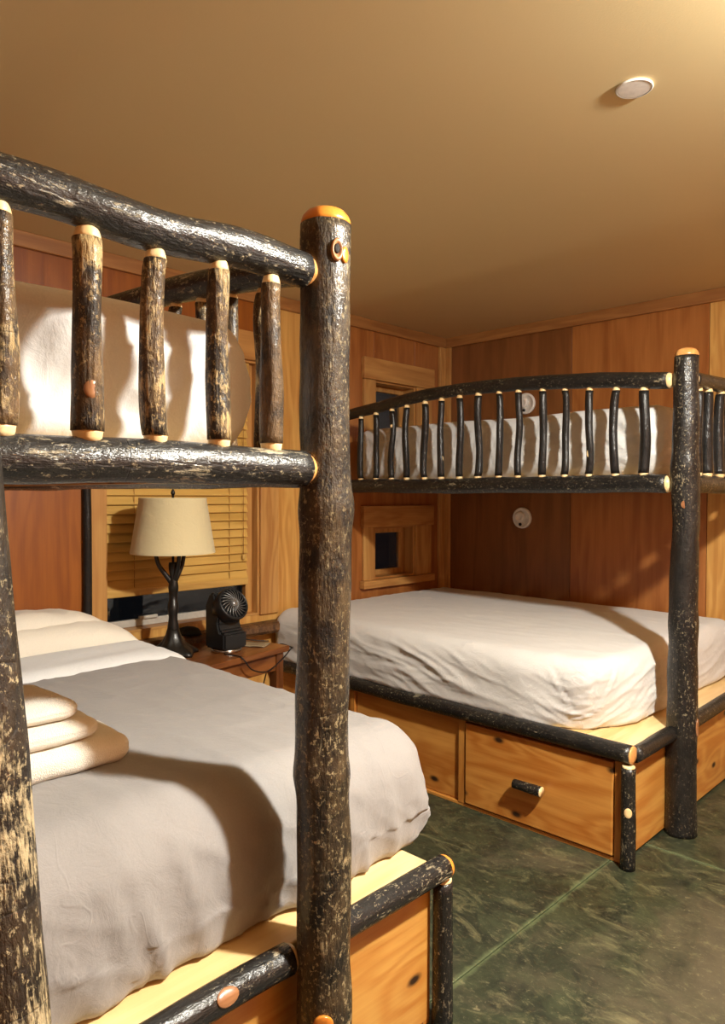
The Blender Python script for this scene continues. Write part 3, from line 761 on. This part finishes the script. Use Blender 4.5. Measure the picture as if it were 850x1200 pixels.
def disp_up_far(p, n):
    x, y, z = p; side = max(0.0, 1.0 - abs(n.z) * 1.1)
    d = 0.010 * N(x * 2, y * 2, z * 2 + 7)
    cx = abs(x - 1.95); sl = (z - 1.43) * (0.6 + 0.5 * N(x * 2, 0, 0))
    d += side * (0.007 * crease((x + sl) * 14, z * 2.5, 5.5) + 0.006 * crease((x - sl * 0.6) * 30, z * 5, 1.5) + 0.008 * crease((z - 0.3 * x) * 9, x * 2, 2.5) - 0.004)
    d += side * 0.008 * crease(math.atan2(z - 1.43, cx + 0.03) * 7, 0.4, 3.7, 2.2) * math.exp(-(cx / 0.25) ** 2)
    return n * d
o = soft_box('mattress', 0.17, 1.985, -1.085, -0.17, 1.4215, 1.725, 0.075, 0.014, disp_up_far, M['sheet'], zf=1.6)
tag(o, 'upper mattress in puckered white sheet behind the far bunk guard rail', 'mattress')

def disp_up_near(p, n):
    x, y, z = p; side = max(0.0, 1.0 - abs(n.z) * 1.1)
    d = 0.012 * N(x * 3, y * 3, z * 3 + 2)
    d += side * (0.030 * N(y * 5.0 + z * 3.0, z * 5.5 - y * 1.5, 3.3) + 0.016 * crease(y * 4.5 + z * 3.5, z * 5 - y * 3, 7.7, 2.2) + 0.006 * crease(y * 14 - z * 6, z * 8, 2.2) - 0.008)
    d += side * 0.008 * crease(y * 22, z * 3, 6.2) * max(0, 1 - (z - 1.42) / 0.12)
    return n * d
o = soft_box('mattress', 0.17, 1.965, -4.10, -3.190, 1.4215, 1.692, 0.06, 0.013, disp_up_near, M['sheet'], zf=1.6)
tag(o, 'upper mattress in white sheet behind the near bunk spindles', 'mattress')

o = soft_box('mattress', 0.03, 1.90, -4.21, -2.70, 0.4195, 0.665, 0.07, 0.04, None, M['sheet_low'])
tag(o, 'white lower mattress of the near bunk, mostly hidden under the duvet', 'mattress')

def disp_duvet(p, n):
    x, y, z = p; side = max(0.0, 1.0 - abs(n.z) * 1.05); h = (z - 0.42) / 0.32
    d = 0.018 * N(x * 2.0, y * 2.0, 4.4)
    d += (1 - side) * (0.004 * crease(x * 3 + y * 2, y * 9 - x * 2, 6.0) + 0.003 * crease(x * 9 - y * 3, y * 6, 2.0))
    low = max(0, 1 - h * 1.2)
    u = y if abs(n.x) > abs(n.y) else x
    us = u + 0.25 * (z - 0.42)
    d += side * (0.012 * crease(us * 8, z * 1.6 + u, 3.0, 2.4) * (0.25 + low) + 0.008 * crease(us * 19, z * 3, 1.0) * (0.15 + low) + 0.005 * crease(us * 7 + z * 9, z * 6, 5.0) - 0.004)
    hh = min(1, max(0, h))
    d += side * (0.026 * math.sin(PI * hh ** 0.8) - 0.02 * max(0, 0.12 - h))
    off = n * d
    if n.y > 0.3: off.y += 0.030 * side * max(0, 1 - abs(h - 0.22) / 0.5)
    off.z -= (max(0, x - 1.45) * 0.015 + max(0, y + 2.95) * 0.02) * (1 if h > 0.3 else 0.3)
    return off
dv = soft_box('duvet', 0.62, 1.968, -4.235, -2.605, 0.4205, 0.745, 0.10, 0.014, disp_duvet, M['duvet'], open_bottom=True, zf=1.6, rbot=0.02)
tag(dv, 'smooth taupe duvet spread over the near lower bed', 'duvet')

def disp_fold(p, n):
    x, y, z = p; side = max(0.0, 1.0 - abs(n.z) * 1.05)
    d = 0.020 * N(x * 2.0, y * 2.0, 4.4) + 0.006 * ridge(N(x * 7 + y * 1.5, y * 2, 2.0)) + side * 0.01 * ridge(N(x * 9, z * 2, 3.0))
    drop = max(0, y + 2.95) * 0.02
    return n * d - Vector((0, 0, drop))
o = soft_box('top_sheet', 0.46, 0.90, -4.245, -2.595, 0.50, 0.765, 0.11, 0.02, disp_fold, M['fold'], open_bottom=True)
tag(o, 'pale folded-back top sheet between taupe duvet and pillows', 'sheet')

def pillow(name, cx, cy, cz, lx, ly, h, rot, seed, mat, label):
    bm = bmesh.new(); n = 30; top = {}; bot = {}
    for i in range(n + 1):
        for j in range(n + 1):
            u, v = i / n * 2 - 1, j / n * 2 - 1
            edge = (1 - u ** 4) * (1 - v ** 4)
            k = 1 - 0.10 * (abs(u) ** 2) * (1 - abs(v) ** 3) * 0.6
            x = u * lx / 2 * (1 - 0.05 * (1 - abs(v)) * abs(u)); y = v * ly / 2 * (1 - 0.05 * (1 - abs(u)) * abs(v))
            hh = max(0, edge) ** 0.55
            wr = 0.008 * ridge(N(x * 6 + seed, y * 9, seed)) * (0.3 + hh) + 0.02 * N(x * 3, y * 3 + seed, 1.2) * hh
            top[i, j] = bm.verts.new((x, y, h * 0.62 * hh + wr + 0.004)); 
            bot[i, j] = top[i, j] if i in (0, n) or j in (0, n) else bm.verts.new((x, y, -h * 0.38 * hh))
    for i in range(n):
        for j in range(n):
            bm.faces.new((top[i, j], top[i + 1, j], top[i + 1, j + 1], top[i, j + 1]))
            q = (bot[i, j], bot[i, j + 1], bot[i + 1, j + 1], bot[i + 1, j])
            if len(set(q)) >= 3: bm.faces.new(q)
    o = link(name, finish(bm, True, name), None, (cx, cy, cz), mat); o.rotation_euler = rot
    return tag(o, label, 'pillow')
pillow('pillow', 0.27, -2.985, 0.725, 0.46, 0.72, 0.16, (0.0, math.radians(-3), math.radians(-3)), 2.0, M['pillow'], 'flat cream pillow lying under another at the head of the near lower bed')
pillow('pillow', 0.22, -3.08, 0.765, 0.44, 0.70, 0.17, (0.0, math.radians(-8), math.radians(4)), 5.0, M['pillow'], 'plump cream pillow on top of the other near lower bed pillow')

# folded towels, shingled on the duvet
def towel(name, x0, x1, y0, y1, z0, z1, seed, rz, label):
    def dsp(p, n):
        f = 0.004 * N(p.x * 8, p.y * 8, seed) + 0.002 * N(p.x * 30, p.y * 30, p.z * 30 + seed)
        # fold grooves along the rounded edge
        side = max(0, 1 - abs(n.z) * 1.2); zz = (p.z - z0) / (z1 - z0)
        f -= side * 0.002 * math.exp(-((zz - 0.5) / 0.06) ** 2)
        return n * f
    o = soft_box(name, x0, x1, y0, y1, z0, z1, 0.045, 0.009, dsp, M['towel'])
    o.rotation_euler = (0, 0, rz)
    return tag(o, label, 'towel', 'folded towels on the near bed')
TZ = 0.742
towel('folded_towel', 1.46, 1.715, -3.85, -3.312, TZ, TZ + 0.068, 1.0, 0, 'large folded cream bath towel at the bottom of the towel pile')
towel('folded_towel', 1.45, 1.702, -3.85, -3.380, TZ + 0.0665, TZ + 0.113, 3.0, 0, 'middle folded cream towel of the pile on the taupe duvet')
towel('folded_towel', 1.43, 1.686, -3.85, -3.420, TZ + 0.1115, TZ + 0.154, 6.0, 0, 'small folded cream towel on top of the towel pile')

# ------------------------------------------------------------------ nightstand and what stands on it
NZ = 0.61
ns = thing('nightstand', (0.345, -2.185, 0), 'red-brown wooden nightstand between the two bunks', 'nightstand', rz=math.radians(9))
hx, hy = 0.20, 0.315
box('top', -hx, hx, -hy, hy, NZ - 0.028, NZ, M['ns_wood'], ns, 0.004)
box('apron', hx - 0.05, hx - 0.03, -hy + 0.05, hy - 0.05, NZ - 0.115, NZ - 0.028, M['ns_wood'], ns, 0.003)
for sgn in (-1, 1):
    box('side_apron', -hx + 0.05, hx - 0.05, sgn * (hy - 0.04) - 0.01, sgn * (hy - 0.04) + 0.01, NZ - 0.115, NZ - 0.028, M['ns_wood'], ns, 0.003)
    for sx_ in (-1, 1):
        box('leg', sx_ * (hx - 0.045) - 0.024, sx_ * (hx - 0.045) + 0.024, sgn * (hy - 0.045) - 0.024, sgn * (hy - 0.045) + 0.024, 0, NZ - 0.028, M['ns_leg'], ns, 0.004)

# table lamp
LP = (0.27, -2.345)
lp = thing('table_lamp', (LP[0], LP[1], NZ), 'unlit table lamp with bronze branch stem and beige linen shade on the nightstand', 'lamp')
def rootwob(a, z): return 1 + (0.16 * math.sin(5 * a + 0.6) + 0.07 * math.sin(11 * a)) * max(0, 1 - z / 0.10)
lathe('base', [(0.100, 0.0), (0.102, 0.010), (0.092, 0.022), (0.066, 0.040), (0.046, 0.062), (0.034, 0.09), (0.026, 0.12)], M['bronze'], lp, (0, 0, 0), 40, True, None, rootwob)
bm = bmesh.new(); tube_bm(bm, spline([(0, 0, 0.10), (0.004, -0.003, 0.18), (-0.004, 0.003, 0.26), (0.003, 0.0, 0.34), (0, 0, 0.42)]), lambda t: 0.024 - 0.006 * t + 0.003 * math.sin(t * 22), 14); link('stem', finish(bm), lp, (0, 0, 0), M['bronze'])
for (a, l_) in ((-2.0, 0.085), (1.2, 0.055), (0.1, 0.05)):
    ca, sa = math.cos(a), math.sin(a)
    # lateral branches fork from the stem and rise into the shade
    bm = bmesh.new(); tube_bm(bm, spline([(0, 0, 0.315), (ca * l_ * 0.4, sa * l_ * 0.4, 0.365), (ca * l_ * 0.75, sa * l_ * 0.75, 0.41), (ca * l_ * 0.95, sa * l_ * 0.95, 0.47), (ca * l_ * 1.2, sa * l_ * 1.2, 0.52)]), lambda t: 0.0125 - 0.005 * t, 10)
    link('branch', finish(bm), lp, (0, 0, 0), M['bronze'])
bm = bmesh.new(); tube_bm(bm, [(0, 0, 0.42), (0, 0, 0.735)], 0.006, 8); link('harp_rod', finish(bm), lp, (0, 0, 0), M['bronze'])
zb, zt_ = 0.462, 0.712; rb, rt = 0.188, 0.149
bm = bmesh.new(); lathe_bm(bm, [(rb, zb), (rb + 0.001, zb + 0.006), (rb - 0.001, zb + 0.012), (rt + 0.001, zt_ - 0.012), (rt + 0.002, zt_ - 0.006), (rt, zt_), (rt - 0.004, zt_), (rb - 0.004, zb), (rb, zb)], 56, False)
sh = link('shade', finish(bm), lp, (0, 0, 0), M['shade'])
bm = bmesh.new()
for k in range(3):
    a = 2 * PI * k / 3; tube_bm(bm, [(0, 0, zt_ - 0.02), (math.cos(a) * (rt - 0.004), math.sin(a) * (rt - 0.004), zt_ - 0.008)], 0.002, 6)
link('spider', finish(bm), sh, (0, 0, 0), M['bronze'])
lathe('finial', [(0.004, 0.0), (0.009, 0.006), (0.010, 0.014), (0.006, 0.024), (0.002, 0.03)], M['bronze'], lp, (0, 0, 0.722), 16)

# small black fan
FX = (0.385, -2.135)
fn = thing('desk_fan', (FX[0], FX[1], NZ), 'small black air-circulator fan with tilted round grille beside the lamp', 'fan', rz=math.radians(4)); fn.scale = (1.1, 1.1, 1.06)
lathe('base_ring', [(0.060, 0), (0.064, 0.004), (0.064, 0.014), (0.060, 0.018)], M['chrome'], fn, (0, 0, 0), 36)
def prism(name, prof, y0, y1, mat, parent, bev=0.006):
    bm = bmesh.new(); a = [bm.verts.new((x, y0, z)) for x, z in prof]; b = [bm.verts.new((x, y1, z)) for x, z in prof]
    n = len(prof)
    for i in range(n): bm.faces.new((a[i], a[(i + 1) % n], b[(i + 1) % n], b[i]))
    bm.faces.new(list(reversed(a))); bm.faces.new(b)
    bmesh.ops.recalc_face_normals(bm, faces=bm.faces)
    bmesh.ops.bevel(bm, geom=list(bm.edges), offset=bev, segments=2, affect='EDGES')
    return link(name, finish(bm, False, name), parent, (0, 0, 0), mat)
prism('body', [(-0.066, 0.018), (0.062, 0.018), (0.062, 0.090), (0.030, 0.094), (0.018, 0.130), (0.030, 0.175), (-0.010, 0.262), (-0.040, 0.255), (-0.066, 0.205)], -0.062, 0.062, M['black'], fn, 0.008)
hd_ = link('fan_head', None, None) if False else None
bm = bmesh.new(); lathe_bm(bm, [(0.045, -0.07), (0.064, -0.055), (0.072, -0.02), (0.074, 0.016), (0.070, 0.024), (0.065, 0.024), (0.063, 0.008), (0.0632, -0.005)], 40, True)
fh = link('fan_head', finish(bm), fn, (0.030, 0, 0.205), M['black']); fh.rotation_euler = (0, math.radians(90 - 28), 0)
bm = bmesh.new()
for k in range(22):
    a = 2 * PI * k / 22
    pts = [(math.cos(a + q * 0.5) * (0.012 + 0.051 * q), math.sin(a + q * 0.5) * (0.012 + 0.051 * q), 0.030 - 0.010 * q * q) for q in (0, 0.25, 0.5, 0.75, 1.0)]
    tube_bm(bm, pts, 0.0015, 5)
gr_ = link('grille', finish(bm), fh, (0, 0, 0), M['grille'])
lathe('hub', [(0.016, 0.012), (0.016, 0.030), (0.010, 0.034), (0.003, 0.035)], M['grille'], fh, (0, 0, 0), 20)
# brochure, cord
b_ = thing('brochure', (0.36, -1.965, NZ), 'creased paper brochure lying on the nightstand behind the fan', 'paper', rz=math.radians(35))
bm = bmesh.new()
g_ = [[bm.verts.new((-0.075 + 0.15 * i / 8, -0.05 + 0.10 * j / 6, 0.003 + 0.004 * abs(math.sin(i * 0.8)) + 0.002 * N(i * 0.4, j * 0.4, 2))) for j in range(7)] for i in range(9)]
for i in range(8):
    for j in range(6): bm.faces.new((g_[i][j], g_[i + 1][j], g_[i + 1][j + 1], g_[i][j + 1]))
res = bmesh.ops.extrude_face_region(bm, geom=list(bm.faces))
for e in res['geom']:
    if isinstance(e, bmesh.types.BMVert): e.co.z -= 0.002
link('sheet', finish(bm), b_, (0, 0, 0), M['paper'])
def on_ns(x, y, z):   # point in the nightstand's own frame to world
    a = math.radians(9); return (0.345 + x * math.cos(a) - y * math.sin(a), -2.185 + x * math.sin(a) + y * math.cos(a), z)
bm = bmesh.new(); tube_bm(bm, spline([on_ns(0.10, -0.02, NZ + 0.004), on_ns(0.19, -0.02, NZ + 0.005), on_ns(0.212, -0.01, NZ - 0.01), on_ns(0.225, 0.03, NZ - 0.06), on_ns(0.23, 0.12, NZ - 0.085), on_ns(0.225, 0.22, NZ - 0.055), on_ns(0.214, 0.30, NZ - 0.018), on_ns(0.205, 0.322, NZ - 0.01), on_ns(0.10, 0.328, NZ - 0.02), on_ns(0.02, 0.33, NZ - 0.2), on_ns(-0.05, 0.335, NZ - 0.45)], 8), 0.0032, 8)
tag(link('power_cord', finish(bm), None, (0, 0, 0), M['cord']), 'black power cord looping over the front edge of the nightstand', 'cord')
bm = bmesh.new(); tube_bm(bm, spline([on_ns(-0.02, 0.10, NZ + 0.004), on_ns(-0.06, 0.16, NZ + 0.025), on_ns(-0.03, 0.22, NZ + 0.02), on_ns(0.02, 0.26, NZ + 0.012), on_ns(0.06, 0.318, NZ + 0.004)], 8), 0.003, 8)
tag(link('power_cord', finish(bm), None, (0, 0, 0), M['cord']), 'short black cord curling behind the fan above the brochure', 'cord')
# small dark cap on the sill behind the lamp
def capw(a, z): return 1 + 0.12 * math.sin(2 * a + 1) + 0.06 * math.sin(5 * a)
o = lathe('cloth_cap', [(0.062, 0.0), (0.060, 0.010), (0.048, 0.026), (0.028, 0.034), (0.006, 0.037)], M['black_matte'], None, (0.062, -2.13, 0.6455), 28, True, None, capw)
tag(o, 'small crumpled black cloth on the sill between lamp and fan', 'cloth')

# ------------------------------------------------------------------ wall and ceiling fittings
def puck(x, z, label):
    t = thing('reading_light', (x, 0, z), label, 'light', 'round reading lights on the back wall')
    R90 = (PI / 2, 0, 0)
    lathe('rim', [(0.066, 0.0), (0.068, 0.004), (0.068, 0.014), (0.062, 0.020), (0.056, 0.020), (0.052, 0.012), (0.010, 0.010)], M['white'], t, (0, 0, 0), 40, True, R90)
    lathe('swivel_head', [(0.034, 0.010), (0.036, 0.020), (0.030, 0.030), (0.022, 0.033), (0.018, 0.029), (0.004, 0.028)], M['white'], t, (-0.012, 0, 0.006), 32, True, R90)
    lathe('switch', [(0.009, 0.008), (0.009, 0.020), (0.004, 0.023)], M['black_matte'], t, (-0.010, 0, -0.042), 16, True, R90)
puck(0.640, 1.194, 'round white reading light on the back wall under the far upper bunk')
puck(0.660, 1.930, 'round white reading light on the back wall above the far upper mattress')
t = thing('sprinkler_cover', (2.325, -2.178, H), 'small round white cover plate on the tan ceiling', 'ceiling plate')
lathe('plate', [(0.044, 0.0), (0.044, -0.0045), (0.0438, -0.0055), (0.043, -0.006), (0.041, -0.0061), (0.002, -0.0062)], M['white'], t, (0, 0, 0), 40)
lathe('rim', [(0.0445, -0.001), (0.048, -0.0015), (0.0488, -0.005), (0.0465, -0.0072), (0.0445, -0.0068)], M['white'], t, (0, 0, 0), 40, False)

# ceiling lamp of the room, just outside the frame
cl = thing('ceiling_lamp', (LAMP.x, LAMP.y, H), 'flush ceiling lamp with a warm bulb, out of frame on the right', 'lamp')
lathe('canopy', [(0.09, 0.0), (0.09, -0.012), (0.06, -0.022), (0.02, -0.026)], M['bronze'], cl, (0, 0, 0), 32)
lathe('diffuser', [(0.074, -0.022), (0.076, -0.034), (0.066, -0.044), (0.03, -0.050), (0.004, -0.052)], M['bulb'], cl, (0, 0, 0), 28)
ld_ = bpy.data.lights.new('ceiling_lamp_glow', 'POINT'); ld_.energy = LAMP_W[0]; ld_.color = LIGHT_COL; ld_.shadow_soft_size = 0.045
lo = bpy.data.objects.new('ceiling_lamp_glow', ld_); COL.objects.link(lo); lo.location = LAMP - Vector((0, 0, 0.01))
ld_ = bpy.data.lights.new('ceiling_lamp_downlight', 'AREA'); ld_.shape = 'DISK'; ld_.size = 0.12; ld_.energy = LAMP_W[1]; ld_.color = LIGHT_COL
lo = bpy.data.objects.new('ceiling_lamp_downlight', ld_); COL.objects.link(lo); lo.location = LAMP + Vector((0, 0, 0.04))
